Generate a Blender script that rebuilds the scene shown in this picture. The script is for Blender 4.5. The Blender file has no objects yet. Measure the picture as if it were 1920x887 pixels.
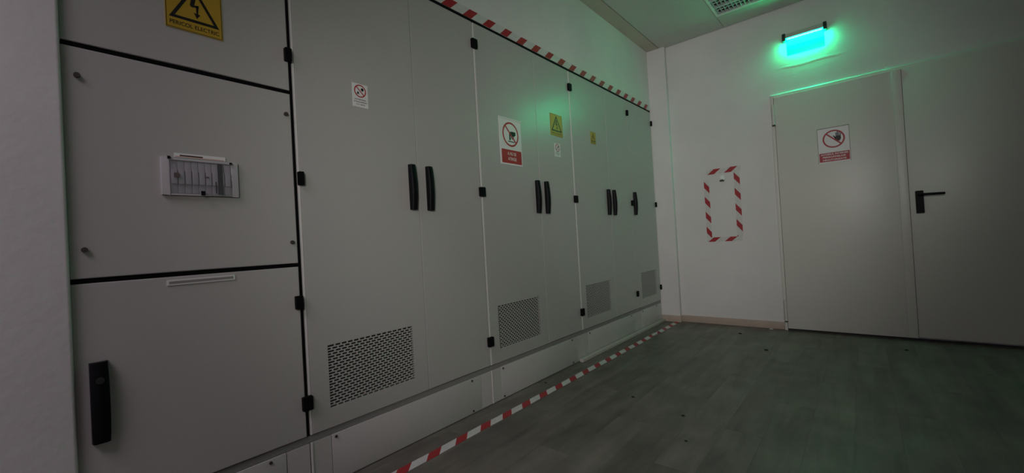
import bpy, bmesh, math, random
from mathutils import Vector, Matrix, Euler
random.seed(7)
SC = bpy.context.scene
COL = SC.collection

# ------------------------------------------------------------------ camera
F_PX, YAW, PITCH, ROLL = 779.35, .7019, .0118, -.0568
fw = Vector((-math.sin(YAW)*math.cos(PITCH), math.cos(YAW)*math.cos(PITCH), math.sin(PITCH)))
rt = Vector((math.cos(YAW), math.sin(YAW), 0)); up = rt.cross(fw)
r2 = rt*math.cos(ROLL) + up*math.sin(ROLL); u2 = -rt*math.sin(ROLL) + up*math.cos(ROLL)
cam_d = bpy.data.cameras.new('camera'); cam = bpy.data.objects.new('camera', cam_d); COL.objects.link(cam)
cam_d.sensor_width = 36; cam_d.lens = 36*F_PX/1920; cam_d.clip_start = .02
m = Matrix((r2, u2, -fw)).transposed().to_4x4(); m.translation = Vector((1.6336, 0, .9076)); cam.matrix_world = m
SC.camera = cam

# ------------------------------------------------------------------ world, lights, exposure
wd = bpy.data.worlds.new('world'); SC.world = wd; wd.use_nodes = True
wd.node_tree.nodes['Background'].inputs[0].default_value = (0, 0, 0, 1)
SC.view_settings.view_transform = 'Standard'; SC.view_settings.look = 'None'
SC.view_settings.exposure = 0.0; SC.view_settings.gamma = 1; SC.view_settings.use_curve_mapping = False

def add_light(name, kind, loc, target, energy, color, **kw):
    d = bpy.data.lights.new(name, kind); d.energy = energy; d.color = color
    for k, v in kw.items(): setattr(d, k, v)
    o = bpy.data.objects.new(name, d); COL.objects.link(o); o.location = loc
    o.rotation_euler = (Vector(target) - Vector(loc)).to_track_quat('-Z', 'Y').to_euler()
    return o
# unseen fill spots added behind the camera, one down the room, one at cabinets
add_light('fill_spot_far', 'SPOT', (2.0, -.7, 1.75), (.40, 4.3, 1.64), 122, (1, .99, .94), spot_size=math.radians(52), spot_blend=1.0, shadow_soft_size=.25)
add_light('fill_spot_near', 'SPOT', (2.0, -.7, 1.5), (0, 2.45, 1.08), 95, (1, .97, .90), spot_size=math.radians(68), spot_blend=1.0, shadow_soft_size=.25)
# weak unseen fill light added below the ceiling at the near end
add_light('near_fill_light', 'AREA', (.8, -1.3, 2.7), (.8, -1.3, 0), 22.5, (1, .84, .97), shape='SQUARE', size=1.2, spread=math.radians(140))

# ------------------------------------------------------------------ materials
def mat(name, col, rough=.5, metal=0, spec=.5, bump=0, bscale=200, var=0, vscale=3, bdist=.002, coat=0):
    M = bpy.data.materials.new(name); M.use_nodes = True
    nt = M.node_tree; b = nt.nodes['Principled BSDF']
    b.inputs['Base Color'].default_value = (*col, 1); b.inputs['Roughness'].default_value = rough
    b.inputs['Metallic'].default_value = metal; b.inputs['Specular IOR Level'].default_value = spec
    if coat: b.inputs['Coat Weight'].default_value = coat
    tc = nt.nodes.new('ShaderNodeTexCoord')
    geo = nt.nodes.new('ShaderNodeNewGeometry')
    if var:
        n = nt.nodes.new('ShaderNodeTexNoise'); n.inputs['Scale'].default_value = vscale; n.inputs['Detail'].default_value = 4
        nt.links.new(geo.outputs['Position'], n.inputs['Vector'])
        r = nt.nodes.new('ShaderNodeMapRange'); r.inputs[1].default_value = .3; r.inputs[2].default_value = .7
        r.inputs[3].default_value = 1-var; r.inputs[4].default_value = 1+var
        nt.links.new(n.outputs['Fac'], r.inputs[0])
        mx = nt.nodes.new('ShaderNodeMix'); mx.data_type = 'RGBA'; mx.blend_type = 'MULTIPLY'; mx.inputs[0].default_value = 1
        mx.inputs[6].default_value = (*col, 1); nt.links.new(r.outputs[0], mx.inputs[7])
        nt.links.new(mx.outputs[2], b.inputs['Base Color'])
    if bump:
        n = nt.nodes.new('ShaderNodeTexNoise'); n.inputs['Scale'].default_value = bscale; n.inputs['Detail'].default_value = 5
        nt.links.new(geo.outputs['Position'], n.inputs['Vector'])
        bp = nt.nodes.new('ShaderNodeBump'); bp.inputs['Strength'].default_value = bump; bp.inputs['Distance'].default_value = bdist
        nt.links.new(n.outputs['Fac'], bp.inputs['Height']); nt.links.new(bp.outputs['Normal'], b.inputs['Normal'])
    return M

def emis(name, col, strength, alpha=1):
    M = mat(name, col, .4)
    M.node_tree.nodes['Principled BSDF'].inputs['Alpha'].default_value = alpha
    b = M.node_tree.nodes['Principled BSDF']
    b.inputs['Emission Color'].default_value = (*col, 1); b.inputs['Emission Strength'].default_value = strength
    return M

M = {}
M['wall'] = mat('white_plaster', (.76, .735, .735), .75, spec=.25, bump=.20, bscale=38, var=.04, vscale=2.5, bdist=.004)
M['paint'] = mat('grey_cabinet_paint', (.47, .46, .445), .33, spec=.5, bump=.06, bscale=160, var=.02, vscale=1.2, bdist=.0012)
M['plinth'] = mat('grey_plinth_paint', (.56, .54, .53), .4, var=.03)
M['edge'] = mat('pale_edge_profile', (.75, .73, .72), .4)
M['strip'] = mat('dark_grey_profile', (.27, .26, .255), .5)
M['body'] = mat('cabinet_body_grey', (.10, .10, .10), .6)
M['void'] = mat('dark_filter_mat', (.075, .07, .07), .9)
M['black'] = mat('black_plastic', (.004, .004, .006), .5, spec=.15)
M['hinge'] = mat('black_hinge_plastic', (.004, .004, .005), .6, spec=.1)
M['screw'] = mat('dull_steel_screw', (.07, .06, .05), .5, metal=.3)
M['steel'] = mat('worn_steel', (.45, .44, .42), .35, metal=.7)
M['door'] = mat('cream_door_paint', (.68, .66, .62), .38, spec=.5, bump=.05, bscale=90, var=.03, vscale=1.5)
M['base'] = mat('beige_baseboard', (.50, .40, .34), .6, var=.06, vscale=8)
M['ceil'] = mat('ceiling_tile_white', (.62, .62, .58), .85, bump=.1, bscale=150, var=.04, vscale=2)
M['ceilborder'] = mat('beige_ceiling_border', (.58, .52, .44), .85, bump=.2, bscale=60, var=.06, vscale=4)
M['slab'] = mat('dark_ceiling_void', (.05, .05, .05), .9)
M['white'] = mat('white_print', (.78, .77, .78), .5)
M['signwhite'] = mat('white_sign_plastic', (.80, .79, .80), .45)
M['yellow'] = mat('yellow_sign_plastic', (.50, .32, .028), .45)
M['ink'] = mat('black_print', (.006, .006, .006), .5)
M['red'] = mat('red_print', (.42, .018, .03), .5)
M['trunk'] = mat('white_trunking', (.52, .51, .46), .45)
M['brown'] = mat('dark_brown_switch', (.05, .018, .012), .5)
M['modgrey'] = mat('pale_module_plastic', (.50, .48, .50), .45)
M['breaker'] = mat('grey_breaker_plastic', (.30, .285, .32), .45)
M['orange'] = mat('orange_print', (.60, .22, .10), .5)
M['debris'] = mat('dark_debris', (.02, .018, .015), .9)
M['lampdark'] = mat('dark_lamp_cap', (.015, .02, .018), .5)
M['lampbody'] = mat('grey_lamp_housing', (.50, .50, .46), .45)
M['blade'] = emis('green_lit_acrylic', (0, 1.0, .30), 2.2, .85)
M['diffuser'] = emis('cyan_green_diffuser', (0, 1.0, .50), 52, .6)
M['led'] = emis('green_led_strip', (.004, 1.0, .50), 190)
M['louvre'] = mat('matt_aluminium_louvre', (.58, .58, .58), .4, metal=.3)
M['tube'] = mat('fluorescent_tube_off', (.75, .75, .72), .3)
M['whiteenamel'] = mat('white_enamel', (.85, .85, .83), .35)

def glass():
    m_ = mat('clear_cover_plastic', (.85, .85, .9), .12)
    b = m_.node_tree.nodes['Principled BSDF']; b.inputs['Alpha'].default_value = .045
    return m_
M['clear'] = glass()

def tape_mat(name, period, duty, slope):
    """printed red and white hazard tape; u = object x along the tape, v = object y across it"""
    M_ = mat(name, (.7, .7, .7), .4)
    nt = M_.node_tree; b = nt.nodes['Principled BSDF']
    tc = nt.nodes.new('ShaderNodeTexCoord'); sp = nt.nodes.new('ShaderNodeSeparateXYZ'); nt.links.new(tc.outputs['Object'], sp.inputs[0])
    def mth(op, a, c):
        n = nt.nodes.new('ShaderNodeMath'); n.operation = op
        for i, v in enumerate((a, c)):
            if isinstance(v, (int, float)): n.inputs[i].default_value = v
            else: nt.links.new(v, n.inputs[i])
        return n.outputs[0]
    s = mth('MULTIPLY', sp.outputs[1], slope); u = mth('SUBTRACT', sp.outputs[0], s); u = mth('ADD', u, period*200)
    fr = mth('FRACT', mth('DIVIDE', u, period), 0); red = mth('LESS_THAN', fr, duty)
    ns = nt.nodes.new('ShaderNodeTexNoise'); ns.inputs['Scale'].default_value = 25; nt.links.new(tc.outputs['Object'], ns.inputs['Vector'])
    mr = nt.nodes.new('ShaderNodeMapRange'); mr.inputs[3].default_value = .82; mr.inputs[4].default_value = 1.1; nt.links.new(ns.outputs['Fac'], mr.inputs[0])
    mx = nt.nodes.new('ShaderNodeMix'); mx.data_type = 'RGBA'; nt.links.new(red, mx.inputs[0])
    mx.inputs[6].default_value = (.68, .67, .66, 1); mx.inputs[7].default_value = (.40, .016, .025, 1)
    m2 = nt.nodes.new('ShaderNodeMix'); m2.data_type = 'RGBA'; m2.blend_type = 'MULTIPLY'; m2.inputs[0].default_value = 1
    nt.links.new(mx.outputs[2], m2.inputs[6]); nt.links.new(mr.outputs[0], m2.inputs[7]); nt.links.new(m2.outputs[2], b.inputs['Base Color'])
    return M_
M['tape_top'] = tape_mat('hazard_tape_above_cabinets', .155, .42, 1.1)
M['tape_floor'] = tape_mat('hazard_tape_on_floor', .1624, .44, 1.1)
M['tape_wall'] = tape_mat('hazard_tape_on_wall', .146, .42, 1.25)

def plank_mat():
    M_ = mat('grey_wood_look_vinyl', (.15, .14, .12), .42, spec=.35)
    nt = M_.node_tree; b = nt.nodes['Principled BSDF']
    geo = nt.nodes.new('ShaderNodeNewGeometry'); oi = nt.nodes.new('ShaderNodeObjectInfo')
    off = nt.nodes.new('ShaderNodeVectorMath'); off.operation = 'SCALE'; off.inputs[0].default_value = (37, 91, 53); nt.links.new(oi.outputs['Random'], off.inputs['Scale'])
    add = nt.nodes.new('ShaderNodeVectorMath'); nt.links.new(geo.outputs['Position'], add.inputs[0]); nt.links.new(off.outputs[0], add.inputs[1])
    mp = nt.nodes.new('ShaderNodeMapping'); mp.inputs['Scale'].default_value = (11, 1.6, 1); nt.links.new(add.outputs[0], mp.inputs[0])
    n = nt.nodes.new('ShaderNodeTexNoise'); n.inputs['Scale'].default_value = 1; n.inputs['Detail'].default_value = 6; n.inputs['Roughness'].default_value = .62; n.inputs['Distortion'].default_value = .6
    nt.links.new(mp.outputs[0], n.inputs['Vector'])
    n2 = nt.nodes.new('ShaderNodeTexNoise'); n2.inputs['Scale'].default_value = 5; n2.inputs['Detail'].default_value = 3; nt.links.new(geo.outputs['Position'], n2.inputs['Vector'])
    cr = nt.nodes.new('ShaderNodeValToRGB'); nt.links.new(n.outputs['Fac'], cr.inputs[0])
    cr.color_ramp.elements[0].position = .25; cr.color_ramp.elements[0].color = (.098, .088, .076, 1)
    cr.color_ramp.elements[1].position = .78; cr.color_ramp.elements[1].color = (.225, .205, .178, 1)
    mr = nt.nodes.new('ShaderNodeMapRange'); mr.inputs[1].default_value = 0; mr.inputs[2].default_value = 1; mr.inputs[3].default_value = .90; mr.inputs[4].default_value = 1.08
    nt.links.new(oi.outputs['Random'], mr.inputs[0])
    mr2 = nt.nodes.new('ShaderNodeMapRange'); mr2.inputs[1].default_value = .3; mr2.inputs[2].default_value = .7; mr2.inputs[3].default_value = .8; mr2.inputs[4].default_value = 1.15
    nt.links.new(n2.outputs['Fac'], mr2.inputs[0])
    mu = nt.nodes.new('ShaderNodeMath'); mu.operation = 'MULTIPLY'; nt.links.new(mr.outputs[0], mu.inputs[0]); nt.links.new(mr2.outputs[0], mu.inputs[1])
    mx = nt.nodes.new('ShaderNodeMix'); mx.data_type = 'RGBA'; mx.blend_type = 'MULTIPLY'; mx.inputs[0].default_value = 1
    nt.links.new(cr.outputs[0], mx.inputs[6]); nt.links.new(mu.outputs[0], mx.inputs[7]); nt.links.new(mx.outputs[2], b.inputs['Base Color'])
    bp = nt.nodes.new('ShaderNodeBump'); bp.inputs['Strength'].default_value = .12; bp.inputs['Distance'].default_value = .001
    nt.links.new(n.outputs['Fac'], bp.inputs['Height']); nt.links.new(bp.outputs['Normal'], b.inputs['Normal'])
    return M_
M['plank'] = plank_mat()

# ------------------------------------------------------------------ object helpers
WORG = {}
def link(name, mesh, parent=None, org=(0, 0, 0), rot=None):
    """object whose origin stands at world point org"""
    o = bpy.data.objects.new(name, mesh); COL.objects.link(o)
    org = Vector(org); WORG[o.name] = org
    if parent is not None:
        o.parent = parent; o.location = org - WORG[parent.name]
    else: o.location = org
    if rot is not None: o.rotation_euler = rot
    return o
def tag(o, label=None, cat=None, group=None, kind=None):
    if label: o['label'] = label
    if cat: o['category'] = cat
    if group: o['group'] = group
    if kind: o['kind'] = kind
    return o
def thing(name, org, label, cat, group=None):
    return tag(link(name, None, None, org), label, cat, group)
def finish(bm, name, material, parent=None, org=None, smooth=False, bevel=0, seg=2, rot=None):
    if bevel:
        bmesh.ops.remove_doubles(bm, verts=bm.verts, dist=1e-6)
        es = [e for e in bm.edges if len(e.link_faces) == 2 and e.calc_face_angle(0) > .5]
        bmesh.ops.bevel(bm, geom=es, offset=bevel, segments=seg, profile=.6, affect='EDGES', clamp_overlap=True)
    bmesh.ops.recalc_face_normals(bm, faces=bm.faces)
    if org is None:
        xs = [v.co for v in bm.verts]
        org = Vector(((min(c.x for c in xs)+max(c.x for c in xs))/2, (min(c.y for c in xs)+max(c.y for c in xs))/2, min(c.z for c in xs)))
        bmesh.ops.translate(bm, verts=bm.verts, vec=-org)
    me = bpy.data.meshes.new(name); bm.to_mesh(me); bm.free(); me.materials.append(material)
    if smooth or bevel:
        for p in me.polygons: p.use_smooth = True
        me.set_sharp_from_angle(angle=math.radians(50))
    return link(name, me, parent, org, rot)
def bxa(bm, x0, x1, y0, y1, z0, z1):
    vs = [bm.verts.new((x, y, z)) for x in (x0, x1) for y in (y0, y1) for z in (z0, z1)]
    for f in ((0, 1, 3, 2), (4, 6, 7, 5), (0, 4, 5, 1), (2, 3, 7, 6), (0, 2, 6, 4), (1, 5, 7, 3)): bm.faces.new([vs[i] for i in f])
def box(name, x0, x1, y0, y1, z0, z1, material, parent=None, bevel=0, seg=2):
    bm = bmesh.new(); bxa(bm, x0, x1, y0, y1, z0, z1)
    return finish(bm, name, material, parent, bevel=bevel, seg=seg)
def boxes(name, lst, material, parent=None, bevel=0):
    bm = bmesh.new()
    for b in lst: bxa(bm, *b)
    return finish(bm, name, material, parent, bevel=bevel)

YE = 4.32       # end wall
YC = 4.27       # front of the corner pilaster
ZC = 2.7976     # ceiling
PC = lambda u, v, d: (d, u, v)              # on the cabinet fronts: u = y, v = z, d out of the plane
PE = lambda u, v, d: (u, YE-d, v)           # on the end wall: u = x, v = z
def prism(name, polys, plane, d0, d1, material, parent=None, bevel=0):
    """2D outlines extruded from d0 to d1"""
    bm = bmesh.new()
    for pts in polys:
        a = [bm.verts.new(plane(u, v, d0)) for u, v in pts]; b = [bm.verts.new(plane(u, v, d1)) for u, v in pts]
        bm.faces.new(a); bm.faces.new(b); n = len(pts)
        for i in range(n): bm.faces.new((a[i], a[(i+1) % n], b[(i+1) % n], b[i]))
    return finish(bm, name, material, parent, bevel=bevel)
def ring_quads(cu, cv, ro, ri, n=40):
    out = []
    for i in range(n):
        a, b = 2*math.pi*i/n, 2*math.pi*(i+1)/n
        out.append([(cu+ro*math.cos(a), cv+ro*math.sin(a)), (cu+ro*math.cos(b), cv+ro*math.sin(b)), (cu+ri*math.cos(b), cv+ri*math.sin(b)), (cu+ri*math.cos(a), cv+ri*math.sin(a))])
    return out
def bar(u0, v0, u1, v1, w):
    dx, dy = u1-u0, v1-v0; l = math.hypot(dx, dy); nx, ny = -dy/l*w/2, dx/l*w/2
    return [(u0+nx, v0+ny), (u1+nx, v1+ny), (u1-nx, v1-ny), (u0-nx, v0-ny)]
def rect(u0, v0, u1, v1): return [(u0, v0), (u1, v0), (u1, v1), (u0, v1)]
def disc(cu, cv, r, n=14, sy=1): return [(cu+r*math.cos(2*math.pi*i/n), cv+r*sy*math.sin(2*math.pi*i/n)) for i in range(n)]
def rrect(u0, v0, u1, v1, r, n=4):
    out = []
    for cu, cv, a0 in ((u1-r, v0+r, -90), (u1-r, v1-r, 0), (u0+r, v1-r, 90), (u0+r, v0+r, 180)):
        for i in range(n+1):
            a = math.radians(a0+90*i/n); out.append((cu+r*math.cos(a), cv+r*math.sin(a)))
    return out
def flat(name, polys, plane, d, material, parent, step=0):
    """print: thin faces lying d in front of the plane"""
    bm = bmesh.new()
    ref = None
    for pts in polys:
        f = bm.faces.new([bm.verts.new(plane(u, v, d)) for u, v in pts])
        f.normal_update()
    out = Vector(plane(0, 0, 1)) - Vector(plane(0, 0, 0))
    for f in bm.faces:
        if f.normal.dot(out) < 0: f.normal_flip()
    c = [v.co for v in bm.verts]
    org = sum(c, Vector())/len(c)
    bmesh.ops.translate(bm, verts=bm.verts, vec=-org)
    me = bpy.data.meshes.new(name); bm.to_mesh(me); bm.free(); me.materials.append(material)
    return link(name, me, parent, org)
def lettering(text, cu, cv, w, h, plane, d, material, parent, name='lettering', bold=.012):
    """a line of text fitted into a box w by h centred at (cu, cv)"""
    cd = bpy.data.curves.new('txt', 'FONT'); cd.body = text; cd.align_x = 'CENTER'; cd.offset = bold
    to = bpy.data.objects.new('txt', cd); COL.objects.link(to)
    bpy.context.view_layer.update()
    me = bpy.data.meshes.new_from_object(to.evaluated_get(bpy.context.evaluated_depsgraph_get()))
    bpy.data.objects.remove(to); bpy.data.curves.remove(cd)
    xs = [v.co.x for v in me.vertices]; ys = [v.co.y for v in me.vertices]
    x0, x1, y0, y1 = min(xs), max(xs), min(ys), max(ys)
    org = Vector(plane(cu, cv, d))
    for v in me.vertices:
        u = (v.co.x-(x0+x1)/2)/(x1-x0)*w + cu; q = (v.co.y-(y0+y1)/2)/(y1-y0)*h + cv
        v.co = Vector(plane(u, q, d)) - org
    me.materials.clear(); me.materials.append(material); me.name = name
    return link(name, me, parent, org)
def cyl(name, c, r, depth, axis, material, parent=None, n=16, r2=None, bevel=0):
    bm = bmesh.new()
    bmesh.ops.create_cone(bm, cap_ends=True, segments=n, radius1=r, radius2=r if r2 is None else r2, depth=depth)
    q = {'x': Euler((0, math.pi/2, 0)), 'y': Euler((-math.pi/2, 0, 0)), 'z': Euler((0, 0, 0))}[axis].to_matrix()
    bmesh.ops.transform(bm, matrix=Matrix.Translation(Vector(c)) @ q.to_4x4(), verts=bm.verts)
    return finish(bm, name, material, parent, smooth=True, bevel=bevel)

# ------------------------------------------------------------------ the room
XR, YB = 4.2, -2.6
fl = tag(box('floor', -.7, XR+.1, YB-.1, YE+.15, -.08, -.004, M['slab']), kind='structure')
PW, PL = .152, 1.22
pm = bmesh.new(); bxa(pm, -PW/2+.0002, PW/2-.0002, -PL/2+.0003, PL/2-.0003, -.004, 0)
pme = bpy.data.meshes.new('plank'); bmesh.ops.recalc_face_normals(pm, faces=pm.faces); pm.to_mesh(pme); pm.free(); pme.materials.append(M['plank'])
i0 = -10
for i in range(i0, 20):
    xc = 1.408 + (i+.5)*PW
    if xc < -.1 or xc > XR+.1: continue
    off = {0: 2.951}.get(i, 2.951 + ((i*.37) % 1)*PL)
    k = -5
    for k in range(-6, 3):
        yc = off + (k+.5)*PL
        if yc+PL/2 < YB or yc-PL/2 > YE+.1: continue
        link('plank', pme, fl, (xc, yc, 0))

# left wall: near stretch beside the cabinets, bulkhead above them, back of the niche
bm = bmesh.new()
bxa(bm, -.8, -.62, YB, YE, 0, ZC); bxa(bm, -.62, 0, .083, YE, 2.18, ZC)
wl = finish(bm, 'wall_left', M['wall']); tag(wl, kind='structure')
near = box('wall_near', -.62, .016, YB, .083, 0, ZC, M['wall'], wl, bevel=.008, seg=3)
we = tag(box('wall_end', -.8, XR+.1, YE, YE+.15, 0, ZC+.1, M['wall']), kind='structure')
box('pilaster', -.6, .182, YC, YE, 0, ZC, M['wall'], we, bevel=.006)
bm = bmesh.new()
for z0, h, d, xa, xb in ((2.255, .044, .0024, 1.07, 1.66), (2.190, .030, .0012, 1.10, 1.33)):
    n = 6; rows = []
    for x in [xa+(xb-xa)*i/12 for i in range(13)]:
        e = math.sin(math.pi*(x-xa)/(xb-xa))**.5
        rows.append([bm.verts.new((x, YE+.001-d*e*math.sin(math.pi*k/n), z0+h*k/n+.004*math.sin(x*23))) for k in range(n+1)])
    for a, b in zip(rows[:-1], rows[1:]):
        for k in range(n): bm.faces.new((a[k], a[k+1], b[k+1], b[k]))
finish(bm, 'plaster_ridge', M['wall'], we, smooth=True)
tag(box('wall_right', XR, XR+.1, YB, YE, 0, ZC, M['wall']), kind='structure')
tag(box('wall_back', -.8, XR+.1, YB-.1, YB, 0, ZC, M['wall']), kind='structure')
bb = tag(box('baseboard_end', .182, 1.062, YE-.013, YE, 0, .064, M['base'], bevel=.003), kind='structure')
box('pilaster_board', .002, .194, YC-.013, YC, 0, .064, M['base'], bb, bevel=.003)

ce = tag(box('ceiling', -.8, XR+.1, YB-.1, YE+.15, ZC+.02, ZC+.12, M['slab']), kind='structure')
box('border', -.02, .122, YB, YE, ZC, ZC+.02, M['ceilborder'], ce)
LX0, LY1 = .73, 4.047
tile_cache = {}
xs = [.128] + [LX0+.6*i for i in range(0, 7)]; xs = [x for x in xs if x < XR] + [XR]
ys = [YE-.006] + [LY1-.6*i for i in range(0, 13)]; ys = [y for y in ys if y > YB] + [YB]
for a, b in zip(xs[:-1], xs[1:]):
    for q, p in zip(ys[:-1], ys[1:]):
        if abs(a-LX0) < .01 and abs(q-LY1) < .01: continue        # the luminaire fills this one
        w, l = round(b-a, 3), round(q-p, 3)
        if (w, l) not in tile_cache:
            tb = bmesh.new(); bxa(tb, .0015, w-.0015, .0015, l-.0015, 0, .018)
            bmesh.ops.recalc_face_normals(tb, faces=tb.faces)
            me = bpy.data.meshes.new('ceiling_tile'); tb.to_mesh(me); tb.free(); me.materials.append(M['ceil']); tile_cache[(w, l)] = me
        link('ceiling_tile', tile_cache[(w, l)], ce, (a, p, ZC))

# ------------------------------------------------------------------ double door in the end wall
dr = tag(link('door_1', None, None, (1.9, YE, 0)), kind='structure')
FX0, FX1, FZ = 1.066, 2.76, 2.062
boxes('frame', [(FX0, FX0+.022, YE-.028, YE, 0, FZ-.030), (FX1-.022, FX1, YE-.028, YE, 0, FZ-.030)], M['door'], dr)
bm = bmesh.new()
prf = [(0, FZ), (.018, FZ), (.028, FZ-.011), (.028, FZ-.030), (0, FZ-.030)]
ra, rb = [[bm.verts.new((x, YE-d, z)) for d, z in prf] for x in (FX0, FX1)]
bm.faces.new(ra); bm.faces.new(rb)
for k in range(5): bm.faces.new((ra[k], ra[(k+1) % 5], rb[(k+1) % 5], rb[k]))
finish(bm, 'frame_head', M['door'], dr)
la = box('leaf', 1.092, 1.9045, YE-.045, YE-.002, .018, 2.03, M['door'], dr, bevel=.005)
lb = box('leaf', 1.9056, 2.732, YE-.045, YE-.002, .026, 2.03, M['door'], dr, bevel=.002)
box('cover_strip', 1.850, 1.9035, YE-.054, YE-.045, .02, 2.028, M['door'], la, bevel=.003)
for z0, z1 in ((1.79, 1.962), (.085, .262)):
    bm = bmesh.new()
    bmesh.ops.create_cone(bm, cap_ends=True, segments=14, radius1=.011, radius2=.011, depth=z1-z0)
    bmesh.ops.translate(bm, verts=bm.verts, vec=(1.083, YE-.055, (z0+z1)/2))
    for zz in (z0+.045, (z0+z1)/2, z1-.045):
        r = bmesh.ops.create_cone(bm, cap_ends=True, segments=14, radius1=.0125, radius2=.0125, depth=.006)
        bmesh.ops.translate(bm, verts=r['verts'], vec=(1.083, YE-.055, zz))
    hg = finish(bm, 'hinge', M['door'], la, smooth=True)
    cyl('hinge_pin', (1.083, YE-.055, z0-.004), .012, .008, 'z', M['lampdark'], la)
box('sill_gap', 1.09, 2.735, YE-.03, YE-.004, .0005, .010, M['slab'], dr)
prism('handle_plate', [rrect(1.936, .944, 1.980, 1.110, .006)], PE, .045, .056, M['black'], lb)
bm = bmesh.new()
def tube(bm, pts, r, n=12):
    rings = []
    for i, p in enumerate(pts):
        p = Vector(p); t = (Vector(pts[min(i+1, len(pts)-1)]) - Vector(pts[max(i-1, 0)])).normalized()
        a = t.orthogonal().normalized() if abs(t.z) > .9 else t.cross(Vector((0, 0, 1))).normalized(); b = t.cross(a)
        rings.append([bm.verts.new(p + (a*math.cos(2*math.pi*k/n) + b*math.sin(2*math.pi*k/n))*r) for k in range(n)])
    for s, e in zip(rings[:-1], rings[1:]):
        for k in range(n): bm.faces.new((s[k], s[(k+1) % n], e[(k+1) % n], e[k]))
    bm.faces.new(rings[0]); bm.faces.new(rings[-1])
tube(bm, [(1.958, YE-.054, 1.080), (1.958, YE-.085, 1.080), (1.964, YE-.096, 1.080), (1.976, YE-.100, 1.080), (2.085, YE-.100, 1.076)], .0085)
finish(bm, 'lever', M['black'], lb, smooth=True)

# ------------------------------------------------------------------ switchgear cabinets
ZB, ZT = .218, 2.163
DT = .02
def door_mesh(y0, y1, z0, z1, hole=None):
    """door sheet with rounded front edges and, if asked for, a rectangular opening"""
    bm = bmesh.new()
    us = [y0, y1] if not hole else [y0, hole[0], hole[1], y1]; vs = [z0, z1] if not hole else [z0, hole[2], hole[3], z1]
    fr = [[bm.verts.new((0, u, v)) for v in vs] for u in us]; bk = [[bm.verts.new((-DT, u, v)) for v in vs] for u in us]
    nu, nv = len(us)-1, len(vs)-1
    for i in range(nu):
        for j in range(nv):
            if hole and i == 1 and j == 1: continue
            bm.faces.new((fr[i][j], fr[i+1][j], fr[i+1][j+1], fr[i][j+1])); bm.faces.new((bk[i][j], bk[i][j+1], bk[i+1][j+1], bk[i+1][j]))
    def side(a, b): bm.faces.new((fr[a[0]][a[1]], fr[b[0]][b[1]], bk[b[0]][b[1]], bk[a[0]][a[1]]))
    for i in range(nu): side((i, 0), (i+1, 0)); side((i, nv), (i+1, nv))
    for j in range(nv): side((0, j), (0, j+1)); side((nu, j), (nu, j+1))
    if hole:
        for a, b in (((1, 1), (2, 1)), ((2, 1), (2, 2)), ((2, 2), (1, 2)), ((1, 2), (1, 1))): side(a, b)
    bm.edges.ensure_lookup_table()
    sel = []
    for e in bm.edges:
        a, b = e.verts[0].co, e.verts[1].co
        if abs(a.x) < 1e-6 and abs(b.x) < 1e-6:
            for ax, lo, hi in ((1, y0, y1), (2, z0, z1)):
                if (abs(a[ax]-lo) < 1e-6 and abs(b[ax]-lo) < 1e-6) or (abs(a[ax]-hi) < 1e-6 and abs(b[ax]-hi) < 1e-6): sel.append(e); break
    bmesh.ops.bevel(bm, geom=sel, offset=.0025, segments=2, profile=.6, affect='EDGES')
    return bm
def make_grille():
    """pressed plate with staggered rows of horizontal slots, lower left corner at the origin"""
    bm = bmesh.new(); W, H, n = .405, .248, 23
    p = H/n; sh = p*.64; pitch = .0265; bw = .0065
    for r in range(n+1):
        bxa(bm, -.0018, 0, 0, W, max(0, r*p-(p-sh)/2), min(H, r*p+(p-sh)/2))
    for r in range(n):
        z0 = r*p+(p-sh)/2; z1 = z0+sh; o = 0 if r % 2 else pitch/2
        y = o+pitch/2
        while y < W-.008:
            a, b = max(0, y), min(W, y+bw)
            if b-a > .0005: bxa(bm, -.0018, 0, a, b, z0, z1)
            y += pitch
    bmesh.ops.recalc_face_normals(bm, faces=bm.faces)
    me = bpy.data.meshes.new('vent_grille'); bm.to_mesh(me); bm.free(); me.materials.append(M['paint'])
    return me
GRILLE = make_grille()
def pull(door, y0, y1, z0, z1, depth=.03):
    """black swing handle: flat back plate, bowed grip and a lock disc"""
    w = y1-y0
    bm = bmesh.new(); n = 10
    prof = []
    for i in range(n+1):
        t = i/n; z = z0+(z1-z0)*t; d = depth*(.72+.28*math.sin(math.pi*t)); ins = w*.10*(abs(2*t-1)**3)
        prof.append([(0.0, y0, z), (d*.8, y0+ins*.5, z), (d, y0+w*.18+ins*.3, z), (d, y1-w*.18-ins*.3, z), (d*.8, y1-ins*.5, z), (0.0, y1, z)])
    rows = [[bm.verts.new(c) for c in r] for r in prof]
    for a, b in zip(rows[:-1], rows[1:]):
        for k in range(6): bm.faces.new((a[k], a[(k+1) % 6], b[(k+1) % 6], b[k]))
    bm.faces.new(rows[0]); bm.faces.new(rows[-1])
    h = finish(bm, 'handle', M['black'], door, smooth=True)
    return h
def hinge(door, yc, zc, w=.036, h=.05):
    return prism('hinge', [rrect(yc-w/2, zc-h/2, yc+w/2, zc+h/2, .003, 2)], PC, .0005, .016, M['hinge'], door)
def screw(parent, y, z, r=.006, d=.004, x=0):
    s = cyl('screw', (x+d/2, y, z), r, d, 'x', M['screw'], parent, n=12)
    return s
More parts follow.
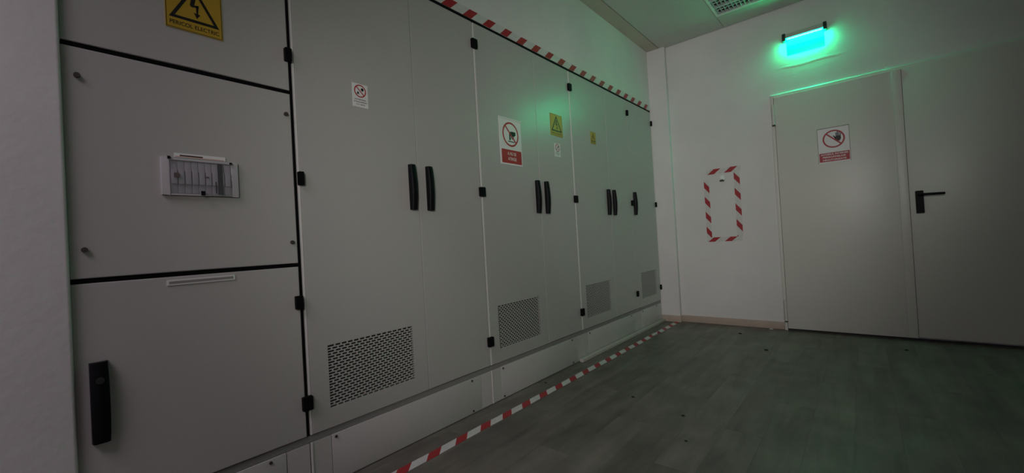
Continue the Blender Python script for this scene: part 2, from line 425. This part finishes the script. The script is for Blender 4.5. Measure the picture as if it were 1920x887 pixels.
def plinth(cab, y0, y1):
    boxes('plinth_corner', [(-.03, -.003, y0+.003, y0+.082, .004, .188)], M['plinth'], cab)
    boxes('plinth_corner', [(-.03, -.003, y1-.082, y1-.001, .004, .188)], M['plinth'], cab)
    pp = box('plinth_panel', -.03, -.0015, y0+.0845, y1-.0845, .004, .188, M['plinth'], cab, bevel=.0015)
    for y in (y0+.101, y1-.150 if y1-y0 > .7 else y1-.137):
        for z in (.176, .016): screw(pp, y, z, .0055, .0035, -.0015)
    if y0 < 2: box('plinth_edge', -.004, 0, y0+.0035, y0+.010, .003, .189, M['edge'], cab)
    box('bottom_rail', -.03, -.006, y0, y1, .190, .214, M['strip'], cab)
def cabinet(y0, y1, label):
    c = thing('electrical_cabinet', (-.3, (y0+y1)/2, 0), label, 'cabinet', 'row of grey switchgear cabinets')
    b = boxes('body', [(-.58, -.055, y0+.002, y1-.002, .19, 2.16), (-.055, -.028, y0+.002, y0+.014, .19, 2.16), (-.055, -.028, y1-.014, y1-.002, .19, 2.16), (-.055, -.028, y0+.014, y1-.014, 2.10, 2.16), (-.055, -.028, y0+.014, y1-.014, .19, .24)], M['body'], c)
    plinth(c, y0, y1)
    box('top_gap_shade', -.03, -.0015, y0, y1, 2.1645, 2.1795, M['hinge'], c)  # black strip put in as the shade of the gap above the doors
    return c
def vent_door(c, y0, y1, vent=None):
    if vent:
        v0, v1 = vent; hole = (v0, v1, .2925, .5405)
        d = finish(door_mesh(y0, y1, ZB, ZT, hole), 'door', M['paint'], c)
        g = link('vent_grille', GRILLE, d, (-.0008, v0, .2925))
        g.scale = (1, (v1-v0)/.405, 1); tag(g, kind='stuff')
        box('vent_backing', -.026, -.018, v0-.005, v1+.005, .288, .545, M['void'], d)
    else:
        d = finish(door_mesh(y0, y1, ZB, ZT), 'door', M['paint'], c)
    return d

# A: three fronts one above the other
A0, A1 = .085, .685
ca = cabinet(A0, A1, 'nearest grey cabinet with three stacked fronts and a small breaker window')
top = finish(door_mesh(A0-.0015, A1-.010, 1.527, ZT), 'door', M['paint'], ca)
mid = finish(door_mesh(A0-.0015, A1-.010, .872, 1.513), 'front_panel', M['paint'], ca)
bot = finish(door_mesh(A0-.0015, A1-.010, ZB, .858), 'door', M['paint'], ca)
for z in (.8585, 1.5135): box('seam_gap_shade', -.03, -.004, A0, A1-.010, z, z+.013, M['hinge'], ca)  # black strips standing in for the shade inside the level seams
box('seam_gap_shade', -.03, -.004, A1-.0095, A1-.0005, ZB, ZT, M['hinge'], ca)  # upright black strip for the shade in the side seam
hinge(top, .672, 1.66, .024, .05); hinge(bot, .668, .724, .026, .05); hinge(bot, .680, .3435, .036, .052)
pull(bot, .111, .149, .420, .640, .028)
cyl('lock', (.029, .130, .592), .009, .004, 'x', M['lampdark'], bot, n=14)
for y in (.113, .656):
    for z in (1.433, .951):
        s = screw(mid, y, z, .007, .009)
# breaker window
W0, W1, V0, V1 = .283, .488, 1.111, 1.229
win = boxes('breaker_window', [(0, .010, W0, .303, V0, V1), (0, .010, .469, W1, V0, V1), (0, .010, .303, .469, V1-.008, V1), (0, .010, .303, .469, V0, V0+.005)], M['modgrey'], mid, bevel=.0015)
for k in range(9):
    y = .306+k*.0178
    w_ = boxes('breaker', [(.0005, .006, y, y+.0168, V0+.007, V1-.010), (.006, .012, y+.001, y+.0158, V0+.035, V1-.038)], M['breaker'], mid, bevel=.0008)
prism('switch', [rect(.313, 1.166, .326, 1.180)], PC, .0125, .017, M['brown'], mid)
prism('switch', [rect(.392, 1.170, .403, 1.174)], PC, .0125, .0145, M['brown'], mid)
prism('dark_bar', [rect(.428, V0+.006, .4415, V1-.010)], PC, .0125, .014, M['black'], mid)
prism('dark_bar', [rect(.4205, V0+.010, .4235, V0+.048)], PC, .0125, .014, M['black'], mid)
boxes('clear_cover', [(.020, .022, .303, .469, V0+.003, V1-.008), (.010, .020, .303, .305, V0+.003, V1-.008), (.010, .020, .467, .469, V0+.003, V1-.008), (.010, .020, .305, .467, V0+.003, V0+.005)], M['clear'], mid)
prism('latch', [rect(.378, V0, .388, V0+.014)], PC, .0225, .027, M['black'], mid)
prism('cover_hinge', [rect(.299, V1-.006, .306, V1+.002)], PC, .010, .016, M['black'], mid); prism('cover_hinge', [rect(.463, V1-.010, .470, V1-.002)], PC, .010, .016, M['black'], mid)
ls = prism('label_strip', [rect(.318, V1+.003, .455, V1+.016)], PC, .0003, .002, M['signwhite'], mid)
flat('print_line', [rect(.332, V1+.007, .392, V1+.011)], PC, .0023, M['brown'], ls); flat('print_line', [rect(.320, V1+.0045, .450, V1+.006)], PC, .0023, M['orange'], ls)
lh = prism('label_holder', [rect(.286, .832, .466, .848)], PC, .0003, .003, M['edge'], bot)
flat('insert', [rect(.291, .836, .461, .844)], PC, .0034, M['strip'], lh)

# B, C, D: double doors with a vent low on the left leaf
def double(y0, label):
    c = cabinet(y0, y0+1.0, label); sm = y0+.5665
    d1 = vent_door(c, y0+.0125, sm-.0015, (y0+.085, y0+.490)); d2 = vent_door(c, sm+.0015, y0+.9965)
    box('edge_profile', -.02, -.001, y0+.0045, y0+.011, ZB, ZT, M['edge'], c)
    pull(d1, y0+.512, y0+.545, 1.085, 1.300); pull(d2, y0+.614, y0+.647, 1.083, 1.300)
    return c, d1, d2
cb, b1, b2 = double(.685, 'wide grey double-door cabinet with the small water prohibition sticker')
cc, c1, c2 = double(1.685, 'middle grey double-door cabinet with the large red and white do-not-touch sign')
cd_, e1, e2 = double(2.685, 'farthest grey double-door cabinet with a single tiny yellow sticker')
hinge(b1, .697, 1.193, .020, .052)
for dd, y in ((b2, 1.6865), (c2, 2.6865)):
    for z in (2.037, 1.196, .352): hinge(dd, y, z, .040, .052)
E0, E1 = 3.685, 4.265
ce_ = cabinet(E0, E1, 'narrow grey single-door cabinet against the end wall')
f1 = vent_door(ce_, E0+.004, E1-.003, (3.80, 4.18))
pull(f1, 3.726, 3.760, 1.090, 1.304)
for z in (2.043, 1.200, .357): hinge(e2, 3.682, z, .026, .05)
for z in (2.046, 1.203, .350): hinge(f1, 4.258, z, .016, .05)

# ------------------------------------------------------------------ hazard tapes
def tape_mesh(L, W, t, nseg=1, wave=0, seed=1):
    rnd = random.Random(seed); bm = bmesh.new(); rows = []
    for i in range(nseg+1):
        x = L*i/nseg; dv = wave*(math.sin(i*.7+seed)+.6*math.sin(i*1.9)); dz = 0
        rows.append([bm.verts.new((x, dv-W/2, 0)), bm.verts.new((x, dv+W/2, 0)), bm.verts.new((x, dv+W/2, t)), bm.verts.new((x, dv-W/2, t))])
    for a, b in zip(rows[:-1], rows[1:]):
        for k in range(4): bm.faces.new((a[k], a[(k+1) % 4], b[(k+1) % 4], b[k]))
    bm.faces.new(rows[0]); bm.faces.new(rows[-1])
    bmesh.ops.recalc_face_normals(bm, faces=bm.faces)
    return bm
def tape(name, bm, material, org, ax, ay, parent=None):
    """local x along ax, local y along ay; org is where the stripe pattern starts"""
    ax, ay = Vector(ax), Vector(ay); az = ax.cross(ay)
    me = bpy.data.meshes.new(name); bm.to_mesh(me); bm.free(); me.materials.append(material)
    return link(name, me, parent, org, Matrix((ax, ay, az)).transposed().to_euler())
def shift(bm, dx): bmesh.ops.translate(bm, verts=bm.verts, vec=(dx, 0, 0)); return bm
bm = shift(tape_mesh(4.18, .051, .0006, 60, .0006, 3), -(1.645-.088))
tag(tape('hazard_tape', bm, M['tape_top'], (.0005, 1.645, 2.2055), (0, 1, 0), (0, 0, 1)), 'red and white striped tape along the wall just above the cabinets', 'tape', 'red and white hazard tapes')
bm = shift(tape_mesh(3.66, .048, .0006, 60, .0012, 5), -(1.107-.60))
ft = tag(tape('hazard_tape', bm, M['tape_floor'], (.1525, 1.107, .0005), (0, 1, 0), (-1, 0, 0)), 'red and white striped tape stuck along the floor beside the plinths', 'tape', 'red and white hazard tapes')
bm = bmesh.new()
pts = [(.165, 3.58, .0015), (.178, 3.60, .010), (.186, 3.625, .016), (.178, 3.66, .018)]
vs = [(bm.verts.new(p), bm.verts.new((p[0]-.030, p[1]+.075, p[2]*.7))) for p in pts]
for a, b in zip(vs[:-1], vs[1:]): bm.faces.new((a[0], b[0], b[1], a[1]))
r = bmesh.ops.extrude_face_region(bm, geom=list(bm.faces)); bmesh.ops.translate(bm, verts=[v for v in r['geom'] if isinstance(v, bmesh.types.BMVert)], vec=(0, 0, .0008))
o_ = finish(bm, 'curled_flap', M['white'], None)
o_.parent = ft; o_.matrix_parent_inverse = Matrix.LocRotScale(ft.location, ft.rotation_euler, None).inverted()

wt = thing('taped_rectangle', (.628, YE, .80), 'upright rectangle of red and white tape marked on the end wall', 'tape', 'red and white hazard tapes')
tape('tape_strip', shift(tape_mesh(.565, .046, .0006), -.025), M['tape_wall'], (.4905, YE-.0004, .854), (0, 0, 1), (-1, 0, 0), wt)
tape('tape_strip', shift(tape_mesh(.650, .048, .0006), -.075), M['tape_wall'], (.7570, YE-.0007, .9075), (0, 0, 1), (-1, 0, 0), wt)
tape('tape_strip', shift(tape_mesh(.300, .048, .0006), -.040), M['tape_wall'], (.533, YE-.0010, 1.4665), (1, 0, 0), (0, 0, 1), wt)
tape('tape_strip', shift(tape_mesh(.306, .042, .0006), -.035), M['tape_wall'], (.502, YE-.0010, .8150), (1, 0, 0), (0, 0, 1), wt)
# small hook inside the tape frame
hk = thing('wall_hook', (.632, YE, 1.36), 'small white hook with a dark underside inside the taped rectangle', 'hook')
prism('hook_plate', [rrect(.617, 1.372, .650, 1.420, .005)], PE, 0, .006, M['whiteenamel'], hk)
cyl('hook_peg', (.6335, YE-.020, 1.388), .011, .030, 'y', M['whiteenamel'], hk, bevel=.002)
prism('hook_lip', [rrect(.617, 1.364, .652, 1.374, .003)], PE, .004, .034, M['lampdark'], hk)

# ------------------------------------------------------------------ signs
PERICOL = 'PERICOL ELECTRIC'
def warning(y0, z0, w, h, label, tri=True, text=True):
    s = thing('warning_sign', (0, y0+w/2, z0), label, 'sign', 'warning and prohibition signs')
    prism('plate', [rect(y0, z0, y0+w, z0+h)], PC, .0002, .0022, M['yellow'], s)
    b = .010*w
    flat('border', [rect(y0+.012*w, z0+.012*w, y0+w-.012*w, z0+.012*w+b), rect(y0+.012*w, z0+h-.012*w-b, y0+w-.012*w, z0+h-.012*w), rect(y0+w-.012*w-b, z0+.012*w, y0+w-.012*w, z0+h-.012*w), rect(y0+.012*w, z0+.012*w, y0+.012*w+b, z0+h-.012*w)], PC, .0025, M['ink'], s)
    cu = y0+w/2; tb = z0+.225*w; tw = .44*w; th = min(.80*w, z0+h-.06*w-tb); k = .060*w
    # triangle outline as three mitred bars
    P0, P1, P2 = (cu-tw, tb), (cu+tw, tb), (cu, tb+th)
    gc = (cu, tb+th/3); kk = 1-k/(th/3)
    Q = [(gc[0]+(p[0]-gc[0])*kk, gc[1]+(p[1]-gc[1])*kk) for p in (P0, P1, P2)]; P = (P0, P1, P2)
    flat('triangle', [[P[i], P[(i+1) % 3], Q[(i+1) % 3], Q[i]] for i in range(3)], PC, .0025, M['ink'], s)
    q = .50*th/.5; X = lambda a, c: (cu+a*th, tb+c*th)
    flat('lightning_bolt', [[X(-.045, .72), X(.045, .70), X(.0, .47), X(-.10, .44)], [X(-.10, .44), X(-.0, .47), X(.10, .49), X(.095, .44), X(-.06, .40)], [X(.03, .44), X(.10, .49), X(.075, .24), X(.04, .25)], [X(-.02, .27), X(.125, .25), X(.045, .12)]], PC, .0025, M['ink'], s)
    if text: lettering(PERICOL, cu, z0+.125*w, .86*w, .085*w, PC, .0025, M['ink'], s)
    return s
warning(.312, 1.645, .153, .205, 'large yellow electric danger sign on the nearest cabinet, cut by the top edge')
warning(2.414, 1.637, .150, .156, 'medium yellow electric danger sign on the middle cabinet, by the green reflection')
warning(2.974, 1.657, .084, .098, 'tiny yellow electric danger sticker on the farthest double-door cabinet')

def prohibit(s, cu, cv, r, plane, d, wt_=.16):
    flat('prohibition_ring', ring_quads(cu, cv, r, r*(1-wt_*1.1)), plane, d, M['red'], s)
    a = math.radians(135); q = r*.93
    flat('prohibition_slash', [bar(cu+q*math.cos(a), cv+q*math.sin(a), cu-q*math.cos(a), cv-q*math.sin(a), r*wt_)], plane, d+.0003, M['red'], s)
def no_water(y0, z0, w, h, label, lines=True):
    s = thing('prohibition_sign', (0, y0+w/2, z0), label, 'sign', 'warning and prohibition signs')
    prism('plate', [rect(y0, z0, y0+w, z0+h)], PC, .0002, .0016, M['signwhite'], s)
    cu, cv, r = y0+w*.5, z0+h-.43*w, .38*w
    T = lambda a, c: (cu+a*r, cv+c*r)
    flat('pictogram', [[T(.10, .30), T(.36, .58), T(.62, .42), T(.58, .12), T(.34, .0)], [T(-.55, -.42), T(-.40, -.02), T(-.30, -.22), T(-.18, -.12), T(-.22, -.44)], [T(-.62, -.52), T(-.12, -.52), T(-.12, -.46), T(-.62, -.46)]], PC, .0019, M['ink'], s)
    prohibit(s, cu, cv, r, PC, .0020)
    for k, (tx, tw) in enumerate((('INTERZISA', .74), ('STINGEREA', .84), ('CU APA', .58))):
        lettering(tx, cu, z0+h*(.325-.105*k), tw*w, .055*h, PC, .0020, M['ink'], s)
    return s
no_water(.931, 1.524, .073, .102, 'small white water prohibition sticker on the wide cabinet nearest the camera')
no_water(2.450, 1.491, .072, .094, 'small white prohibition sticker just below the medium yellow danger sign')

# do not touch
s = thing('prohibition_sign', (0, 1.97, 1.376), 'large white do-not-touch sign with a red text block on the middle cabinet', 'sign', 'warning and prohibition signs')
prism('plate', [rect(1.867, 1.376, 2.073, 1.662)], PC, .0002, .003, M['signwhite'], s)
prism('top_fold', [rect(1.862, 1.657, 2.076, 1.665)], PC, .003, .006, M['edge'], s)
cu, cv, r = 1.970, 1.566, .076
T = lambda a, c: (cu+a*r, cv+c*r)
flat('pictogram', [[T(-.12, .18), T(.10, .26), T(.62, .26), T(.62, .0), T(.45, -.10), T(.10, -.16), T(-.10, -.05)], [T(-.18, .05), T(-.06, .16), T(-.02, -.42), T(-.12, -.52), T(-.20, -.42)], [T(.02, -.08), T(.12, -.14), T(.10, -.36), T(.03, -.34)], [T(.16, -.10), T(.26, -.12), T(.24, -.40), T(.17, -.38)], [T(.30, -.08), T(.40, -.10), T(.37, -.34), T(.31, -.33)], rect(cu-.35*r, cv-.62*r, cu+.45*r, cv-.55*r)], PC, .0033, M['ink'], s)
prohibit(s, cu, cv, r, PC, .0034, .13)
tb_ = prism('text_block', [rrect(1.878, 1.386, 2.066, 1.470, .006)], PC, .003, .0034, M['red'], s)
lettering('A NU SE', 1.972, 1.446, .082, .020, PC, .0038, M['white'], s); lettering('ATINGE', 1.974, 1.414, .080, .020, PC, .0038, M['white'], s)

# keep-out sign on the door
D_ = .045
s = thing('prohibition_sign', (1.482, YE-D_, 1.400), 'white no-entry sign with a raised hand and red text block on the door', 'sign', 'warning and prohibition signs')
prism('plate', [rect(1.379, 1.400, 1.586, 1.686)], PE, D_+.0002, D_+.003, M['signwhite'], s)
flat('border', [rect(1.379, 1.682, 1.586, 1.686), rect(1.379, 1.400, 1.3815, 1.686), rect(1.5835, 1.400, 1.586, 1.686)], PE, D_+.0033, M['screw'], s)
cu, cv, r = 1.485, 1.590, .072
T = lambda a, c: (cu+.10*r+a*r, cv+.05*r+c*r)
flat('pictogram', [[T(.02, -.05), T(.10, -.36), T(.42, -.36), T(.56, -.10), T(.54, .20), T(.10, .20)], [T(.10, .16), T(.20, .16), T(.17, .62), T(.09, .62)], [T(.22, .16), T(.32, .16), T(.31, .72), T(.22, .72)], [T(.34, .16), T(.43, .16), T(.45, .68), T(.37, .68)], [T(.46, .14), T(.54, .14), T(.60, .55), T(.53, .57)], [T(.02, -.08), T(.12, .06), T(-.06, .32), T(-.14, .28)]], PE, D_+.0033, M['ink'], s)
prohibit(s, cu, cv, r, PE, D_+.0034, .14)
prism('text_block', [rrect(1.386, 1.410, 1.580, 1.482, .004)], PE, D_+.003, D_+.0034, M['red'], s)
for tx, v, w_ in (('ACCESUL INTERZIS', 1.469, .176), ('PERSOANELOR', 1.447, .150), ('NEAUTORIZATE', 1.424, .150)):
    lettering(tx, 1.483, v, w_, .0135, PE, D_+.0038, M['white'], s, bold=.03)

# ------------------------------------------------------------------ emergency exit light
L0, L1, LZ0, LZ1 = 1.183, 1.489, 2.500, 2.546
lp = thing('exit_light', (1.336, YE, 2.50), 'glowing green emergency exit light mounted above the double door', 'light')
box('housing', L0+.022, L1-.022, YE-.058, YE-.004, LZ0+.004, LZ1-.004, M['lampbody'], lp, bevel=.006)
for x0 in (L0, L1-.024): box('end_cap', x0, x0+.024, YE-.062, YE-.002, LZ0-.014, LZ1+.002, M['lampdark'], lp, bevel=.005)
box('blade', L0+.026, L1-.020, YE-.034, YE-.028, 2.362, 2.440, M['blade'], lp, bevel=.001)
box('diffuser', L0+.026, L1-.020, YE-.036, YE-.026, 2.440, LZ0+.006, M['diffuser'], lp, bevel=.001)
box('led_strip', L0+.030, L1-.030, YE-.040, YE-.012, LZ0+.0005, LZ0+.0045, M['led'], lp)
for k in range(9): box('diode', L0+.045+k*.0262, L0+.055+k*.0262, YE-.046, YE-.038, LZ0-.003, LZ0+.0015, M['led'], lp)

# ------------------------------------------------------------------ unlit louvre luminaire in the ceiling
lu = thing('ceiling_luminaire', (LX0+.3, LY1-.3, ZC), 'unlit square ceiling luminaire with rows of metal louvres', 'ceiling light')
x0, x1, y0, y1 = LX0+.003, LX0+.597, LY1-.597, LY1-.003
boxes('frame', [(x0, x1, y1-.022, y1, ZC-.006, ZC+.015), (x0, x1, y0, y0+.022, ZC-.006, ZC+.015), (x0, x0+.022, y0+.022, y1-.022, ZC-.006, ZC+.015), (x1-.022, x1, y0+.022, y1-.022, ZC-.006, ZC+.015)], M['whiteenamel'], lu)
boxes('tray', [(x0, x1, y0, y1, ZC+.022, ZC+.027)], M['whiteenamel'], lu)
nT = 4; tw = (y1-y0-.044)/nT
for i in range(nT):
    ya = y0+.022+i*tw
    cyl('tube', ((x0+x1)/2, ya+tw/2, ZC+.012), .006, .54, 'x', M['tube'], lu, n=12)
    boxes('trough', [(x0+.022, x1-.022, ya, ya+.014, ZC-.002, ZC+.021), (x0+.022, x1-.022, ya+tw-.014, ya+tw, ZC-.002, ZC+.021)], M['louvre'], lu)
    n = 18
    for k in range(n+1):
        xc = x0+.030+k*(x1-x0-.06)/n
        box('louvre_blade', xc-.003, xc+.003, ya+.014, ya+tw-.014, ZC-.001, ZC+.020, M['louvre'], lu)

# ------------------------------------------------------------------ trunking and floor debris
ct = tag(box('cable_trunking', .004, .034, 2.612, 4.255, 0, .024, M['trunk'], bevel=.003), 'white cable trunking lying on the floor along the far plinths', 'trunking')
def chip(x, y, s, material, label, group, seed):
    rnd = random.Random(seed); bm = bmesh.new()
    bmesh.ops.create_icosphere(bm, subdivisions=2, radius=1)
    for v in bm.verts: v.co *= rnd.uniform(.75, 1.15); v.co.x *= s*rnd.uniform(.9, 1.1); v.co.y *= s*.8; v.co.z = max(v.co.z, -.5)*s*.35
    z = min(v.co.z for v in bm.verts)
    bmesh.ops.translate(bm, verts=bm.verts, vec=(x, y, .0002-z))
    tag(finish(bm, 'debris_crumb', material, smooth=True), label, 'debris', group)
for i, (x, y, s, w) in enumerate(((.604, 2.184, .010, 'nearest the floor tape, in front of the middle cabinet'), (.908, 2.086, .009, 'in the middle of the floor, right of another crumb'), (1.042, 3.524, .014, 'in front of the left door leaf'), (.776, 3.985, .014, 'in front of the taped rectangle'), (1.817, 3.936, .012, 'in front of the seam between the door leaves'), (.999, 1.839, .007, 'nearest the bottom edge, smallest of all'))):
    chip(x, y, s, M['debris'], 'dark crumb on the floor '+w, 'dark crumbs on the floor', i)
chip(.050, 2.123, .008, M['debris'], 'tiny dark crumb of debris between plinth and floor tape', None, 11)
chip(.966, 4.270, .016, M['white'], 'small white crumb on the floor beside the door', None, 12)
